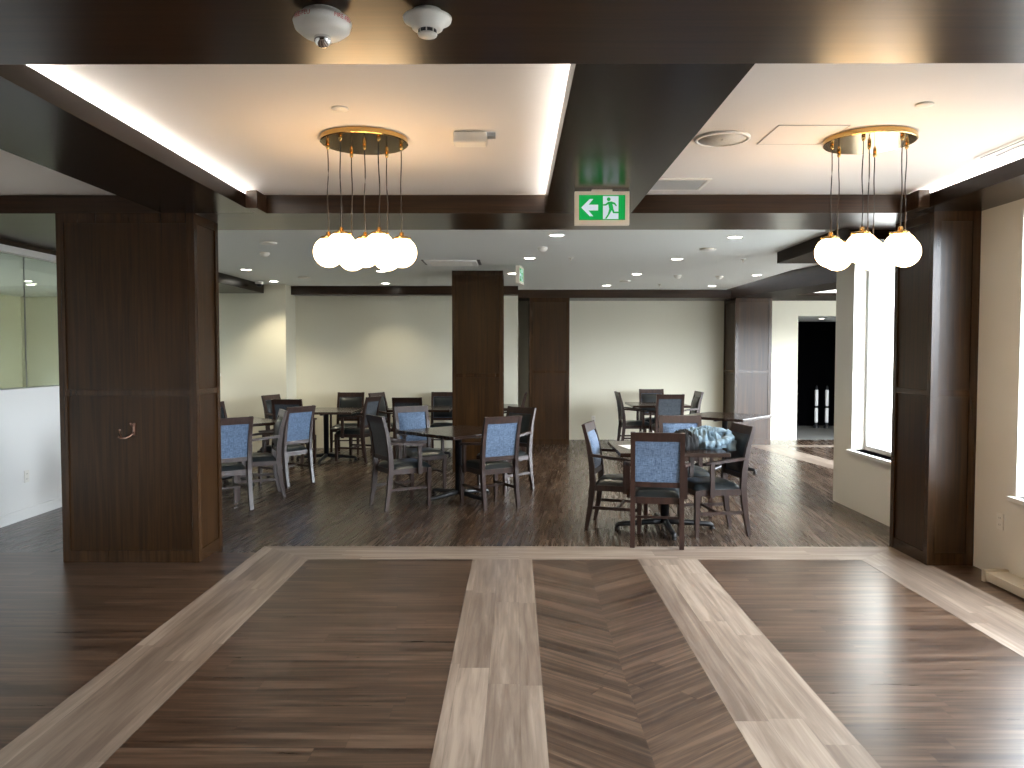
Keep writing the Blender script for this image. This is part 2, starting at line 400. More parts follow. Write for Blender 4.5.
# ------------------------------------------------------------------ columns
def column(x0, x1, y0, y1, zt, label, mid=1.28, faces='fl'):
    e = empty('panelled_column', ((x0+x1)/2, (y0+y1)/2, 0))
    hx, hy = (x1-x0)/2, (y1-y0)/2; g = .014
    f = MB(); f.box(-hx+g, hx-g, -hy+g, hy-g, 0, zt); f.build('panel', M_col, e)
    f = MB(); w = .055
    for sy in (-1, 1):
        ya, yb = (-hy, -hy+g) if sy < 0 else (hy-g, hy)
        for xa, xb in ((-hx, -hx+w), (hx-w, hx)): f.box(xa, xb, ya, yb, 0, zt)
        for za, zb in ((0, .09), (mid-.022, mid+.022), (zt-.07, zt)): f.box(-hx+w, hx-w, ya+(.003 if sy<0 else 0), yb-(.003 if sy>0 else 0), za, zb)
    for sx in (-1, 1):
        xa, xb = (-hx, -hx+g) if sx < 0 else (hx-g, hx)
        for ya, yb in ((-hy+g, -hy+w), (hy-w, hy-g)): f.box(xa, xb, ya, yb, 0, zt)
        for za, zb in ((0, .09), (mid-.022, mid+.022), (zt-.07, zt)): f.box(xa+(.003 if sx<0 else 0), xb-(.003 if sx>0 else 0), -hy+w, hy-w, za, zb)
    f.build('frame', M_colt, e)
    tag(e, label, 'column', 'walnut-panelled columns'); return e
column(-3.40, -2.375, 5.80, 6.27, ZS, 'widest walnut-panelled column, with a coat hook, beside the glazed low wall')
column(3.055, 3.398, 5.74, 6.32, ZS, 'walnut-panelled column against the window wall near the low heater')
column(-.825, -.155, 10.24, 10.90, ZB, 'walnut-panelled column standing free behind the middle table group')
column(.245, .93, 13.34, 14.09, ZD, 'walnut-panelled column on the back wall behind the free-standing one', 1.25)
column(3.76, 4.38, 13.34, 14.09, ZD, 'walnut-panelled column next to the dark doorway, lit greyish', 1.25)

# ------------------------------------------------------------------ chairs
PB = [(-.045,0), (-.012,.18), (.012,.40), (.006,.55), (-.022,.74), (-.075,.94)]
def yb(z):
    for (a, za), (b, zb) in zip(PB, PB[1:]):
        if z <= zb: return a + (b-a)*(z-za)/(zb-za)
    return PB[-1][0]
def make_chair(vin, twd, frontm):
    e = empty('dining_armchair')
    HW = .195
    for s in (-1, 1):
        f = MB(); zs = [0,.09,.18,.29,.40,.48,.56,.66,.76,.85,.94]
        f.rect_path([(s*HW, yb(z), z) for z in zs], [(.019, .015+.011*math.sin(math.pi*min(1, z/.85))) for z in zs])
        f.build('back_post', M_chair, e, .003)
        f = MB(); f.rect_path([(s*.205, .43, z) for z in (0,.2,.345,.40)], [(.015,.015),(.019,.019),(.021,.021),(.021,.021)])
        f.build('leg', M_chair, e, .003)
        # arm: gently bowed, resting on an outer front support
        f = MB(); pts = [(s*(HW+.012), yb(.665)+.01, .668), (s*.235, .10, .664), (s*.252, .22, .652), (s*.250, .33, .640), (s*.245, .37, .638)]
        f.rect_path(pts, [(.016,.012),(.019,.012),(.022,.012),(.024,.012),(.022,.010)], axis='n')
        f.build('armrest', M_chair, e, .004)
        f = MB(); f.rect_path([(s*.239, .31, z) for z in (.345, .45, .55, .632)], [(.014,.020),(.014,.019),(.013,.018),(.014,.020)])
        f.build('arm_support', M_chair, e, .003)
        f = MB(); f.box(s*.198-.009, s*.198+.009, yb(.2)+.015, .415, .185, .212); f.build('stretcher', M_chair, e, .002)
    def slab(z0, z1, xa, xb, oa, ob, n=4):
        f = MB(); r = []
        for i in range(n+1):
            z = z0+(z1-z0)*i/n; y = yb(z); r.append([(xa, y+oa, z), (xb, y+oa, z), (xb, y+ob, z), (xa, y+ob, z)])
        return f.loft(r)
    slab(.868, .940, -HW+.019, HW-.019, -.014, .014).build('top_rail', M_chair, e, .003)
    slab(.490, .532, -HW+.019, HW-.019, -.014, .014, 2).build('lower_rail', M_chair, e, .003)
    slab(.532, .868, -HW+.019, HW-.019, -.009, .002, 8).build('back_panel', twd, e)
    # inner cushion, slightly domed
    f = MB(); W = HW-.024
    def cf(u, v):
        z = .537+.326*v; x = -W+2*W*u; b = (1-(2*u-1)**6)*(1-(2*v-1)**6)
        return (x, yb(z)+.003+.026*b, z)
    f.grid(cf, 10, 12); f.build('back_cushion', frontm, e)
    # seat frame and cushion
    f = MB(); f.box(-.186, .186, .014, .034, .352, .404); f.box(-.186, .186, .424, .446, .352, .404)
    for s in (-1, 1): f.box(s*.196-.011, s*.196+.011, .03, .41, .352, .404)
    f.build('seat_frame', M_chair, e, .002)
    f = MB()
    def sf(u, v, top=True):
        x = -.205+.41*u - (.0 if True else 0); y = .025+.435*v
        ww = .93+.11*v; b = (max(0,1-(2*u-1)**8)*max(0,1-(2*v-1)**8))
        return (x*ww, y, .404+.052*b**.6+.010*(1-(2*u-1)**2)*(1-(2*v-1)**2))
    vv = f.grid(sf, 16, 16)
    f._f([f.bm.verts.new((x*.93 if y < .1 else x*1.04, y, .404)) for x, y in ((-.205,.025),(.205,.025),(.205,.46),(-.205,.46))])
    f.build('seat', vin, e)
    f = MB(); f.box(-.19, .19, .22, .238, .189, .208); f.build('stretcher', M_chair, e, .002)
    return e
protoA = make_chair(M_vinyl, M_tweed, M_vinyl)
protoB = make_chair(M_vinyl, M_tweed, M_tweed)
protoC = make_chair(M_vinyl, M_tweedk, M_vinyl)
used = {}
def chair(kind, x, y, fx, fy, label, group):
    """(x, y): middle of the two rear feet; (fx, fy): the way the chair faces"""
    rz = math.atan2(fy, fx) - math.pi/2
    pr = {'A': protoA, 'B': protoB, 'C': protoC}[kind]
    if kind not in used:
        used[kind] = 1; pr.location = (x, y, 0.0012 if 5.8 < y < 6.35 else 0); pr.rotation_euler = (0, 0, rz)
        pr['category'] = 'chair'; pr['label'] = label; pr['group'] = group; return pr
    return copy_tree(pr, (x, y, 0), rz, label, group)
for p_ in (protoA, protoB, protoC): p_['category'] = 'chair'

def make_table(w=.92):
    e = empty('pedestal_table')
    f = MB(); h = w/2
    f.box(-h, h, -h, h, .705, .740, .006, 2); f.build('tabletop', M_table, e)
    f = MB(); f.lathe([(.037, .06), (.037, .67), (.05, .672), (.05, .69)], n=20); f.build('pedestal', M_black, e)
    f = MB()
    for k in range(4):
        a = k*math.pi/2; c, s = math.cos(a), math.sin(a)
        pts = [(c*r, s*r, .69) for r in (.02, .30)]
        f.rect_path(pts, (.02, .012), axis='n')
    f.build('top_bracket', M_black, e)
    for k in range(4):
        a = k*math.pi/2; c, s = math.cos(a), math.sin(a)
        f = MB(); f.tube([(c*r, s*r, z) for r, z in ((.02,.075),(.12,.068),(.25,.056),(.37,.048),(.41,.045),(.425,.035),(.427,.012))],
                         [.030,.027,.024,.022,.022,.020,.018], 10)
        f.lathe([(.02,0),(.024,.004),(.022,.014),(.012,.02)], (c*.425, s*.425, 0), 12)
        f.build('foot', M_black, e)
    return e
table0 = make_table()
def table(x, y, deg, label, first=[1]):
    if first:
        first.clear(); table0.location = (x, y, 0); table0.rotation_euler = (0, 0, R(deg)); return tag(table0, label, 'table', 'square pedestal tables')
    t = copy_tree(table0, (x, y, 0), R(deg), label, 'square pedestal tables'); return t
table(1.34, 6.94, 0, 'square wooden pedestal table with crumpled jackets lying on it')
table(2.33, 12.80, 0, 'square wooden pedestal table close to the back wall, seen behind the jackets')
table(2.81, 10.42, 49.7, 'bare square pedestal table standing cornerwise without chairs')
table(-.61, 8.38, 45, 'square pedestal table standing cornerwise in front of the free-standing column')
table(-2.77, 11.40, 0, 'dark square pedestal table in the far corner group')
table(-1.42, 11.85, 0, 'dark square pedestal table left of the free-standing column')
table(-3.42, 9.50, 45, 'square pedestal table partly hidden by the widest column')
table(-.42, 12.25, 0, 'square pedestal table hidden behind the free-standing column')

G1 = 'armchairs around the jacket table'; G2 = 'armchairs around the back wall table'; G3 = 'armchairs around the middle table'
G4 = 'armchairs of the far left tables'; G5 = 'armchairs around the table by the widest column'
chair('A', 1.15, 6.27, .17, .98, 'armchair nearest the camera, its blue tweed back facing us, feet on the pale strip', G1)
chair('B', .74, 7.10, .955, -.30, 'armchair beside the paper at the jacket table, bright blue inner back showing', G1)
chair('A', 1.95, 6.89, -.985, -.15, 'armchair facing away from the windows, beside the blue jacket', G1)
chair('B', 1.67, 7.83, -.03, -1, 'blue-backed armchair on the far side of the jacket table', G1)
chair('C', 1.74, 12.72, 1, .03, 'dark armchair in profile against the back wall, facing the windows', G2)
chair('A', 2.38, 13.55, 0, -1, 'dark armchair pushed closest to the back wall, facing us', G2)
chair('C', 2.38, 12.0, 0, 1, 'dark slate-backed armchair seen from behind at the back wall table', G2)
chair('A', 2.95, 12.80, -1, -.05, 'dark armchair in profile at the back wall table, back to the windows', G2)
chair('C', -1.36, 7.93, .84, .545, 'dark armchair seen from behind and sideways at the middle table, silvery arm and legs', G3)
chair('B', -1.21, 9.24, .50, -.86, 'armchair with reddish top rail and bright blue panel across the middle table', G3)
chair('A', -.155, 7.85, -.53, .85, 'armchair with bright blue tweed back turned to us at the middle table', G3)
chair('A', .03, 9.08, -.68, -.73, 'armchair with dark inner back beyond the blue one at the middle table', G3)
chair('A', -3.62, 11.72, .93, -.30, 'dark slanting armchair alone against the bright corner wall', G4)
chair('C', -3.12, 10.72, .10, 1, 'black armchair seen from behind, above the leaning blue-backed chair', G4)
chair('A', -2.60, 9.28, -.84, .54, 'leaning armchair with blue tweed back, standing free on the open floor side', G4)
chair('A', -2.63, 12.42, 0, -1, 'dark armchair facing us beyond the far corner table', G4)
chair('C', -2.12, 11.33, -.93, .30, 'dark armchair between the two far tables, back panel turned our way', G4)
chair('A', -2.14, 12.38, .90, -.38, 'dark armchair further back between the far tables, inner back visible', G4)
chair('C', -1.53, 11.12, .05, 1, 'black armchair seen from behind, above the reddish-railed blue one', G4)
chair('A', -1.14, 12.55, 0, -1, 'dark armchair facing us, touching the edge of the free-standing column', G4)
chair('A', .10, 12.30, -1, .05, 'dark armchair just showing between the free-standing and back wall columns', G4)
chair('A', -2.83, 7.69, -.64, .77, 'armchair with blue tweed back cut off by the widest column', G5)
chair('A', -2.65, 8.64, -.91, -.42, 'armchair with olive inner back and pale curved legs behind the cut-off one', G5)
chair('A', -3.87, 9.98, .86, -.5, 'armchair of which only a dark back post shows past the widest column', G5)

# ------------------------------------------------------------------ pendant clusters
def cluster(x, y, a0, label):
    e = empty('globe_chandelier', (x, y, ZC))
    f = MB(); f.lathe([(.228,0), (.238,-.004), (.238,-.028), (.232,-.032), (.0,-.032)], n=64, smooth=False)
    f.build('canopy', M_brass, e)
    ps = [(0, 0)] + [(.2*math.cos(R(a0+60*k)), .2*math.sin(R(a0+60*k))) for k in range(6)]
    zg = 2.131 - ZC
    for i, (px, py) in enumerate(ps):
        f = MB(); f.lathe([(.010,-.032), (.010,-.055), (.005,-.062)], (px, py, 0), 12); f.build('ferrule', M_brass, e)
        f = MB(); pts = []
        for k in range(13):
            t = k/12; z = -.06 + (zg+.105+.06)*t
            w = .004*math.sin(t*7+i*1.7)*math.sin(math.pi*t)
            pts.append((px+w, py+w*.6*(-1)**i, z))
        f.tube(pts, .0032, 6); f.build('cord', M_cord, e)
        f = MB(); f.sphere((px, py, zg), .083, 32, 20); g = f.build('globe', M_globe, e)
        f = MB(); f.lathe([(.044,.066), (.044,.082), (.036,.086), (.014,.088), (.012,.108), (.006,.112)], (px, py, zg), 20); f.build('globe_cap', M_brass, g)
        for k in range(3):
            f = MB(); a = k*2.094+.5; f.lathe([(.004,.074),(.008,.076),(.008,.086),(.003,.088)], (px+.046*math.cos(a), py+.046*math.sin(a), zg), 8)
            f.build('thumbscrew', M_brass, g)
    return tag(e, label, 'chandelier', 'brass globe chandeliers')
cluster(-.825, 4.32, 2.3, 'brass chandelier of seven glowing globes, on the exit sign arrow side')
cluster(1.937, 4.32, -2.4, 'brass chandelier of seven glowing globes, nearer the windows')

# ------------------------------------------------------------------ ceiling devices
def put(o, x, y, z, rz=0): o.location = (x, y, z); o.rotation_euler = (0, 0, rz); return o
# fire strobe
e = empty('ceiling_strobe', (-.585, 2.41, ZS))
f = MB(); f.lathe([(.060,0), (.060,-.014), (.083,-.018), (.088,-.030), (.082,-.050), (.060,-.068), (.0,-.074)], n=48); f.build('housing', M_plast, e)
f = MB(); f.sphere((0, 0, -.078), .026, 20, 12); f.build('strobe_lens', M_chrome, e)
def bent_text(txt, size, rad, z, a0, parent):
    cu = bpy.data.curves.new('lettering', 'FONT'); cu.body = txt; cu.size = size; cu.align_x = 'CENTER'; cu.resolution_u = 3
    t = bpy.data.objects.new('lettering', cu); COL.objects.link(t)
    dg = bpy.context.evaluated_depsgraph_get(); me = bpy.data.meshes.new_from_object(t.evaluated_get(dg))
    bpy.data.objects.remove(t)
    for v in me.vertices:
        a = a0 + v.co.x/rad; zz = v.co.y; r = rad - max(0, -(zz)) * .3
        v.co = (r*math.cos(a), r*math.sin(a), z+zz)
    me.materials.append(M_red); o = bpy.data.objects.new('lettering', me); COL.objects.link(o); o.parent = parent; return o
bent_text('FIRE-FEU', .018, .0885, -.038, R(-122), e)
bent_text('FIRE-FEU', .018, .0885, -.038, R(-32), e)
tag(e, 'white fire strobe with red lettering and clear lens on the nearest beam', 'fire alarm')
e = empty('smoke_detector', (-.265, 2.40, ZS))
f = MB(); f.lathe([(.045,0), (.045,-.014), (.074,-.020), (.072,-.028), (.050,-.040), (.046,-.052), (.036,-.056), (.0,-.058)], n=40); f.build('housing', M_plast, e)
f = MB(); f.lathe([(.028,-.056), (.028,-.066), (.0,-.066)], n=24); f.build('sensing_chamber', M_black, e)
f = MB(); f.lathe([(.026,-.066), (.030,-.068), (.028,-.073), (.0,-.076)], n=24)
for k in range(8): f.box(.027*math.cos(k*.785)-.002, .027*math.cos(k*.785)+.002, .027*math.sin(k*.785)-.002, .027*math.sin(k*.785)+.002, -.068, -.055)
f.build('sensor_cap', M_plast, e)
tag(e, 'white smoke detector beside the fire strobe on the nearest beam', 'smoke detector')
# concealed sprinkler caps in the two lit coffers
f = MB(); f.lathe([(.040,0), (.042,-.004), (.038,-.008), (.0,-.009)], n=32)
tag(put(f.build('ceiling_sprinkler', M_plast), -0.840, 3.791, ZC), 'flat round sprinkler cap in the ceiling ahead of the arrow-side chandelier', 'sprinkler', 'sprinkler caps')
f = MB(); f.lathe([(.040,0), (.042,-.004), (.038,-.008), (.0,-.009)], n=32)
tag(put(f.build('ceiling_sprinkler', M_plast), 1.934, 3.742, ZC), 'flat round sprinkler cap in the ceiling ahead of the window-side chandelier', 'sprinkler', 'sprinkler caps')
# sensor box
e = empty('ceiling_sensor', (-0.239, 4.230, ZC))
f = MB(); f.box(-.09, .09, -.06, .05, -.062, -.002, .012, 3); f.build('housing', M_plast, e)
f = MB(); f.box(.085, .135, -.03, .03, -.022, 0, .004); f.build('bracket', M_grey, e)
tag(e, 'small white box sensor with grey bracket by the arrow-side chandelier', 'sensor')
# round speaker
e = empty('ceiling_speaker', (1.133, 4.318, ZC))
f = MB(); f.lathe([(.148,0), (.148,-.010), (.132,-.014), (.130,-.006)], n=56); f.build('rim', M_white, e)
f = MB(); f.lathe([(.130,-.004), (.130,-.009), (.0,-.010)], n=48); f.build('grille', plain('speaker_grille', (.50,.49,.46), .7, bump=.5, bscale=900), e)
f = MB(); f.lathe([(.006,-.010), (.006,-.013), (0,-.013)], n=10); f.build('badge', M_grey, e)
tag(e, 'round white ceiling speaker beside the central beam', 'speaker')
# access hatch
f = MB(); f.box(-.18, .18, -.18, .18, -.003, 0); o = f.build('access_hatch', M_ceil)
f = MB()
for a in (-.185, .180): f.box(a, a+.005, -.185, .185, -.0035, 0); f.box(-.185, .185, a, a+.005, -.0035, 0)
f.build('hatch_edge', M_grey, o)
tag(put(o, 1.544, 4.260, ZC), 'flush square access hatch in the ceiling between speaker and chandelier', 'hatch')
# return grille
e = empty('air_grille', (1.114, 5.471, ZC))
f = MB(); f.box(-.20, .20, -.165, .165, -.004, 0); f.build('core', plain('grille_core', (.30,.31,.31), .7), e)
f = MB()
for k in range(15): y = -.15+k*.0215; f.box(-.185, .185, y-.004, y+.004, -.010, -.004)
f.build('slat', plain('grille_slat', (.45,.46,.46), .6), e)
f = MB()
for x0, x1, y0, y1 in ((-.21,-.19,-.175,.175),(.19,.21,-.175,.175),(-.19,.19,-.175,-.155),(-.19,.19,.155,.175)): f.box(x0, x1, y0, y1, -.012, 0)
f.build('frame', M_plast, e)
tag(e, 'grey air return grille tucked beside the central beam', 'air grille')
# slot diffuser
e = empty('slot_diffuser', (2.833, 3.810, ZC))
f = MB(); f.box(-.07, .07, -.95, .95, -.006, 0); f.build('frame', M_white, e)
f = MB(); f.box(.015, .040, -.90, .88, -.009, -.005); f.box(-.045, -.040, -.90, .93, -.009, -.005); f.build('slot', M_black, e)
tag(e, 'long white slot diffuser with dark slot above the window wall cove', 'air diffuser')

# exit signs
def exit_sign(name, loc, rz, label, face=True):
    e = empty(name, loc, rz); W, H, D = .345, .210, .045
    f = MB()
    f.box(-W/2, W/2, -D/2, D/2, -H-.012, -H-.012+.030); f.box(-W/2, W/2, -D/2, D/2, -.034, -.012)
    f.box(-W/2, -W/2+.026, -D/2, D/2, -H+.018, -.034); f.box(W/2-.026, W/2, -D/2, D/2, -H+.018, -.034)
    f.build('housing', plain('sign_housing', (.88,.82,.72), .45), e)
    f = MB(); f.box(-.065, .065, -.02, .02, -.012, 0); f.build('mount', M_plast, e)
    f = MB(); f.box(-W/2+.026, W/2-.026, -D/2+.006, D/2-.006, -H+.018, -.034); f.build('lit_face', M_green, e)
    # pictogram (front, and mirrored on the back)
    for sgn in (-1, 1):
        yf = sgn*(D/2-.0055)
        def poly(fm, pts, o=0.0):
            a = [fm.bm.verts.new((x*-sgn, yf+sgn*o, z)) for x, z in pts]; b = [fm.bm.verts.new((x*-sgn, yf+sgn*(o+.0012), z)) for x, z in pts]
            fm._f(a); fm._f(b)
            for i in range(len(a)): fm._f([a[i], a[(i+1)%len(a)], b[(i+1)%len(a)], b[i]])
        zc = -.113
        fm = MB(); poly(fm, [(-.132, zc), (-.078, zc+.054), (-.055, zc+.054), (-.086, zc+.018), (-.025, zc+.018), (-.025, zc-.018), (-.086, zc-.018), (-.055, zc-.054), (-.078, zc-.054)])
        fm.build('arrow', M_signw, e)
        fm = MB(); poly(fm, [(.006, zc-.072), (.006, zc+.072), (.104, zc+.072), (.104, zc-.072)]); fm.build('doorway', M_signw, e)
        fm = MB(); o = .0012
        poly(fm, [(.042+.012*math.cos(k*.628), zc+.052+.012*math.sin(k*.628)) for k in range(10)], o)
        poly(fm, [(.036,zc+.036),(.062,zc+.038),(.072,zc-.006),(.056,zc-.022),(.046,zc-.010)], o)
        poly(fm, [(.038,zc+.036),(.044,zc+.024),(.024,zc+.012),(.006,zc+.012),(.006,zc+.020),(.022,zc+.022)], o)
        poly(fm, [(.058,zc+.038),(.082,zc+.030),(.094,zc+.012),(.088,zc+.008),(.076,zc+.020),(.060,zc+.024)], o)
        poly(fm, [(.056,zc-.004),(.072,zc-.008),(.078,zc-.026),(.110,zc-.026),(.110,zc-.036),(.070,zc-.036)], o)
        poly(fm, [(.046,zc-.008),(.060,zc-.020),(.044,zc-.048),(.030,zc-.070),(.018,zc-.070),(.036,zc-.042)], o)
        fm.build('running_figure', M_green, e)
    return tag(e, label, 'exit sign', 'green exit signs')
exit_sign('exit_sign', (.551, 5.0, ZS), 0, 'green exit sign with arrow and running figure under the central beam')
exit_sign('exit_sign', (.06, 9.7, ZB), R(80), 'green exit sign seen edge-on in the back room ceiling')

# downlights
DL = [(.38,7.16,'nearest downlight behind the exit sign'),(2.04,7.29,'nearest downlight on the window side of the back room'),
      (.165,8.88,'downlight in front of the edge-on exit sign'),(1.85,8.97,'downlight of the second row, window side'),
      (-.03,10.6,'downlight just behind the edge-on exit sign'),(1.66,10.7,'downlight of the third row, over the way to the pale back wall'),
      (3.34,10.84,'downlight near the angled beam at the window side'),(1.46,12.5,'downlight closest to the pale back wall'),
      (3.17,12.6,'downlight close to the corner column by the doorway'),(-3.47,10.1,'downlight near the bulkhead of the far left corner'),
      (-3.62,11.75,'downlight beside the dome camera washing the corner wall'),(-2.0,12.1,'downlight over the far corner tables by the beam'),
      (-1.76,10.3,'downlight just under the chandelier globes'),(-7.3,11.7,'downlight seen through the partition glass, nearer one'),
      (-7.62,12.3,'downlight seen through the partition glass, further one'),(5.95,15.2,'faint downlight inside the dark doorway')]
for i, (x, y, l) in enumerate(DL):
    z = 2.24 if i == 15 else ZB
    e = empty('recessed_downlight', (x, y, z))
    f = MB(); f.lathe([(.076,0), (.076,-.004), (.066,-.006), (.062,-.003)], n=32); f.build('trim_ring', M_white, e)
    f = MB(); f.lathe([(.062,-.002), (.060,-.004), (.0,-.004)], n=28); f.build('lens', M_down, e)
    tag(e, l, 'downlight', 'recessed downlights')
    la = bpy.data.lights.new('downlight_beam', 'SPOT'); la.energy = (34 if i != 10 else 62) if i < 13 else 12; la.spot_size = R(110); la.spot_blend = .7
    la.color = (1.0,.86,.62) if i not in (10,) else (1,.88,.66); la.shadow_soft_size = .05
    lo = bpy.data.objects.new('downlight_beam', la); COL.objects.link(lo); lo.location = (0, 0, -.012); lo.parent = e

def small(x, y, kind, label, z=ZB):
    f = MB()
    if kind == 'dome': f.lathe([(.050,0), (.055,-.010), (.045,-.030), (.026,-.045), (.0,-.048)], n=24); n, c = 'smoke_detector', 'smoke detector'
    elif kind == 'disc': f.lathe([(.085,0), (.085,-.012), (.070,-.020), (.0,-.022)], n=32); n, c = 'ceiling_disc', 'ceiling fitting'
    else: f.lathe([(.030,0), (.030,-.006), (.008,-.008), (.008,-.03), (.016,-.032), (.0,-.034)], n=16); n, c = 'ceiling_sprinkler', 'sprinkler'
    tag(put(f.build(n, M_plast), x, y, z), label, c)
small(.28, 7.99, 'dome', 'white domed detector between the first two downlight rows')
small(1.99, 8.11, 'disc', 'white disc fitting on the back room ceiling, window side')
small(.63, 8.88, 'spr', 'tiny sprinkler head near the middle of the back room ceiling')
small(2.26, 10.9, 'dome', 'small detector over the bare cornerwise table')
small(2.86, 10.98, 'dome', 'small detector beside the downlight near the angled beam')
small(1.64, 11.7, 'disc', 'white disc fitting close to the back wall downlight')
small(2.27, 12.3, 'spr', 'tiny sprinkler head between the two back downlights')
small(2.62, 9.02, 'spr', 'tiny sprinkler head near the end of the window-side bulkhead')
small(-2.40, 7.62, 'disc', 'white disc fitting just behind the widest column')
small(-2.68, 8.39, 'dome', 'small white detector behind the disc by the widest column')
small(-2.99, 11.1, 'disc', 'white disc fitting over the far corner tables')
# cassette diffuser
e = empty('air_diffuser', (-.75, 9.3, ZB))
f = MB(); f.box(-.30, .30, -.25, .25, -.020, 0, .004); f.build('frame', M_white, e)
f = MB()
for k in range(4): f.box(-.25+k*.0, .25, -.19+k*.115, -.15+k*.115, -.024, -.018)
f.build('louvre', M_plast, e)
f = MB(); f.box(.31, .345, -.24, .24, -.006, 0); f.box(-.335, -.315, -.24, .24, -.006, 0); f.build('slot', M_black, e)
tag(e, 'white rectangular air diffuser before the free-standing column', 'air diffuser')
# dome camera
e = empty('dome_camera', (-3.84, 11.75, ZB))
f = MB(); f.lathe([(.055,0), (.062,-.010), (.062,-.035), (.045,-.045)], n=28); f.build('housing', M_plast, e)
f = MB(); f.lathe([(.045,-.040), (.042,-.062), (.028,-.080), (.0,-.088)], n=24); f.build('dome', M_black, e)
tag(e, 'small dome camera with black dome in the far left ceiling corner', 'camera')

# ------------------------------------------------------------------ wall bits
def plate(loc, rz, label):
    e = empty('wall_outlet', loc, rz)
    f = MB(); f.box(-.036, .036, -.006, 0, -.058, .058, .002); f.build('plate', M_plast, e)
    f = MB()
    for z in (-.024, .024):
        for x in (-.008, .008): f.box(x-.0015, x+.0015, -.0065, -.0058, z-.006, z+.006)
    f.build('socket', M_black, e)
    tag(e, label, 'outlet', 'wall outlets')
plate((3.398, 5.43, .40), R(-90), 'white outlet on the wall below the near window')
plate((-4.66, 7.38, .40), R(90), 'white outlet on the low white wall by the widest column')
plate((1.42, 14.098, .38), 0, 'small outlet low on the pale back wall')
# coat hook
e = empty('coat_hook', (-2.885, 5.800, .99))
f = MB(); f.box(.026, .042, 0.003, .016, -.030, .062, .002); f.build('backplate', M_bronze, e)
f = MB()
f.tube([(.034,.006,.050), (.032,-.020,.045), (.030,-.034,.055), (.030,-.038,.066)], [.005,.005,.005,.007], 8)
f.tube([(.034,.006,-.005), (.020,-.020,-.030), (-.005,-.042,-.046), (-.035,-.055,-.044), (-.052,-.058,-.030)], [.006,.006,.006,.006,.007], 8)
f.tube([(-.030,-.052,-.044), (-.040,-.062,.005), (-.036,-.066,.020)], [.004,.004,.007], 8)
f.build('prong', M_bronze, e)
tag(e, 'small bronze double coat hook on the widest column', 'coat hook')
# low heater cover
e = empty('heater_cover', (3.24, -1.0, 0))
f = MB(); f.box(0, .155, 0, 6.34, .012, .072, .004); f.build('cover', M_heater, e)
f = MB(); f.box(.045, .105, 0.3, 6.0, .0715, .0735); f.build('vent_slot', M_grey, e)
f = MB(); f.box(-.008, .157, 6.32, 6.36, 0, .085, .004); f.build('end_cap', M_heater, e)
tag(e, 'low cream heater cover with slotted top along the window wall', 'heater')
# banded posts in the doorway
for x, y, l in ((6.32, 16.35, 'slim black post with pale bands in the dark doorway, nearer the wall'), (6.52, 16.3, 'slim black post with pale bands in the dark doorway, further from the wall')):
    e = empty('banded_post', (x, y, .0014))
    f = MB(); f.lathe([(.065,0), (.065,.02), (.05,.05), (.022,.08), (.022,.86), (.0,.90)], n=20); f.build('post', M_black, e)
    for za, zb in ((.11,.42), (.46,.80)):
        f = MB(); f.lathe([(.026,za), (.034,za+.01), (.034,zb-.01), (.026,zb)], n=20); f.build('band', M_white, e)
    tag(e, l, 'post', 'banded posts in the doorway')

# ------------------------------------------------------------------ jackets and paper
def heap(name, m, cx, cy, rx, ry, h, seed, rz, label, cat, amp=1.0, group=None, zt=.7415):
    f = MB(); nu, nv = 64, 48; c, s = math.cos(rz), math.sin(rz)
    def g(u, v):
        a, b = 2*u-1, 2*v-1
        # square to disc with a wandering outline
        th = math.atan2(b, a); r = max(abs(a), abs(b))
        wob = 1 + .20*noise.noise(Vector((math.cos(th)*1.6+seed, math.sin(th)*1.6, .3))) + .08*noise.noise(Vector((math.cos(th)*5, math.sin(th)*5+seed, 2)))
        X = math.cos(th)*r*wob; Y = math.sin(th)*r*wob
        p = Vector((X*2.0+seed, Y*1.4, seed*.7))
        q = p + Vector((noise.noise(p*1.2), noise.noise(p*1.2+Vector((5,1,2))), 0))*.8
        fold = 1-abs(noise.noise(q*1.7))*2.4
        fold2 = 1-abs(noise.noise(q*3.6+Vector((3,3,3))))*2
        env = max(0, 1-r**4)**.5
        z = h*env*(.50+.36*fold*amp+.14*fold2*amp) 
        return (cx+c*X*rx-s*Y*ry, cy+s*X*rx+c*Y*ry, zt+max(0, z))
    vv = f.grid(g, nu, nv)
    ring = [vv[i][0] for i in range(nu)]+[vv[nu][j] for j in range(nv)]+[vv[i][nv] for i in range(nu, 0, -1)]+[vv[0][j] for j in range(nv, 0, -1)]
    f._f(ring)
    return f, label, cat
jk = empty('denim_jacket', (1.70, 6.96, .7415))
f, _, _ = heap('x', None, -.02, .02, .21, .24, .165, 5.7, R(10), '', '', amp=1.15, zt=0); f.build('body', M_denim, jk)
def sleeve(pts, rad, seed, name='sleeve', m=M_denim):
    # wrinkled sleeve along a path
    f = MB(); P = [Vector(p) for p in pts]; n = 40; rings = []
    for i in range(n+1):
        t = i/n*(len(P)-1); k = min(int(t), len(P)-2); fr = t-k
        p = P[k].lerp(P[k+1], fr*fr*(3-2*fr)); d = (P[k+1]-P[k]).normalized(); a = d.cross(Vector((0,0,1)))
        if a.length < .1: a = Vector((0,1,0))
        a.normalize(); b = d.cross(a)
        r0 = rad*(1-.25*i/n)
        ring = []
        for j in range(18):
            th = j*2*math.pi/18
            w = 1+.35*noise.noise(Vector((math.cos(th)*1.2+seed, math.sin(th)*1.2, i*.45)))+.12*math.sin(i*1.1+th)
            ring.append(p+a*math.cos(th)*r0*w*1.15+b*math.sin(th)*r0*w*.62)
        rings.append(ring)
    f.loft(rings, True, True); return f.build(name, m, jk)
sleeve([(-.06,-.24,.040), (.04,-.25,.050), (.12,-.22,.075), (.19,-.12,.10)], .048, 1.0)
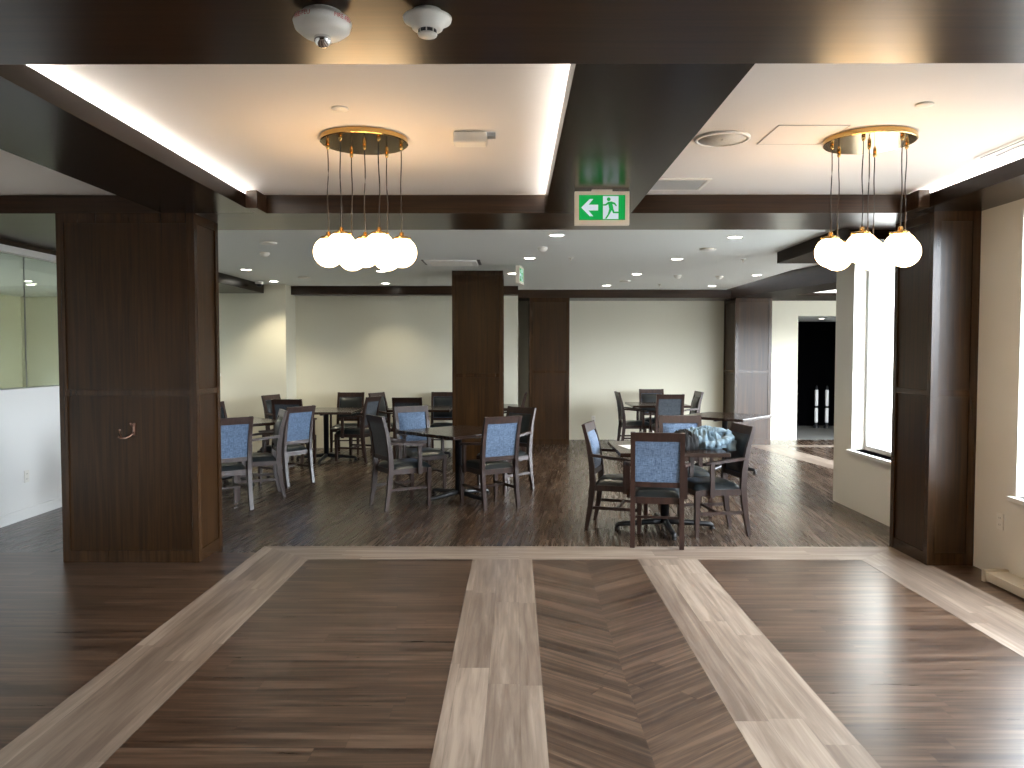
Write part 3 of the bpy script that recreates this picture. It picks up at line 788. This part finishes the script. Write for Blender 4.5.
sleeve([(-.05,.05,.10), (.10,-.02,.145), (.19,-.06,.13), (.215,-.08,.06), (.215,-.10,-.03)], .050, 4.0)
sleeve([(-.10,.12,.12), (.02,.06,.165), (.14,.03,.14)], .034, 7.0, 'collar')
tag(jk, 'pale blue denim jacket crumpled on the table and hanging off its edge', 'jacket')
f, _, _ = heap('x', None, 1.46, 6.76, .13, .12, .175, 8.4, R(-20), '', '')
tag(f.build('black_jacket', M_dkcl), 'black jacket heaped beside the denim one on the same table', 'jacket')
f = MB(); f.box(-.10, .10, -.14, .14, 0, .002); o = f.build('paper_sheet', M_paper)
tag(put(o, 1.06, 6.92, .7405, R(12)), 'white paper sheet on the jacket table behind the nearest chair', 'paper')

f = MB(); f.box(3.6, 60, -40, 8.1, -.6, -.5); f.box(-40, 60, -40, -5.2, -.6, -.5); struct(f.build('ground_outside', M_pave))
# ------------------------------------------------------------------ daylight
w = bpy.data.worlds.new('sky'); S.world = w; w.use_nodes = True
bg = w.node_tree.nodes['Background']; wt = w.node_tree
tc = N(wt, 'ShaderNodeTexCoord'); sp = N(wt, 'ShaderNodeSeparateXYZ'); wt.links.new(tc.outputs['Generated'], sp.inputs[0])
wt.links.new(ramp(wt, math_(wt, 'ADD', math_(wt, 'MULTIPLY', sp.outputs[2], .5), .5), [(.49, (.10,.10,.095)), (.51, (.84,.92,1.0))]), bg.inputs[0])
bg.inputs[1].default_value = 21.0
def portal(loc, rot, sx, sy):
    l = bpy.data.lights.new('window_portal', 'AREA'); l.shape = 'RECTANGLE'; l.size = sx; l.size_y = sy; l.cycles.is_portal = True
    o = bpy.data.objects.new('window_portal', l); COL.objects.link(o); o.location = loc; o.rotation_euler = rot
for (a, b, c, d) in WINS: portal((3.62, (a+b)/2, (c+d)/2), (0, R(90), 0), d-c, b-a)
portal((7.62, 11.25, 1.175), (0, R(90), 0), 1.75, 4.7)
portal((5.75, 8.08, 1.225), (R(90), 0, 0), 2.9, 1.85)
portal((-9.62, 10, 1.05), (0, R(-90), 0), .9, 6.0)


# ------------------------------------------------------------------ camera
cd = bpy.data.cameras.new('camera'); cam = bpy.data.objects.new('camera', cd); COL.objects.link(cam)
cd.sensor_width = 36; cd.lens = 780/1024*36; cd.clip_end = 200; cd.clip_start = .05
cam.location = (0, 0, 1.58); cam.rotation_euler = (R(90)-math.atan(31.5/780), 0, math.atan(3/780))
S.camera = cam
S.view_settings.view_transform = 'Standard'; S.view_settings.look = 'None'; S.view_settings.gamma = 1
S.view_settings.use_curve_mapping = False; S.view_settings.exposure = 0.9
S.cycles.use_denoising = True; S.cycles.max_bounces = 10; S.cycles.diffuse_bounces = 6; S.cycles.sample_clamp_indirect = 6
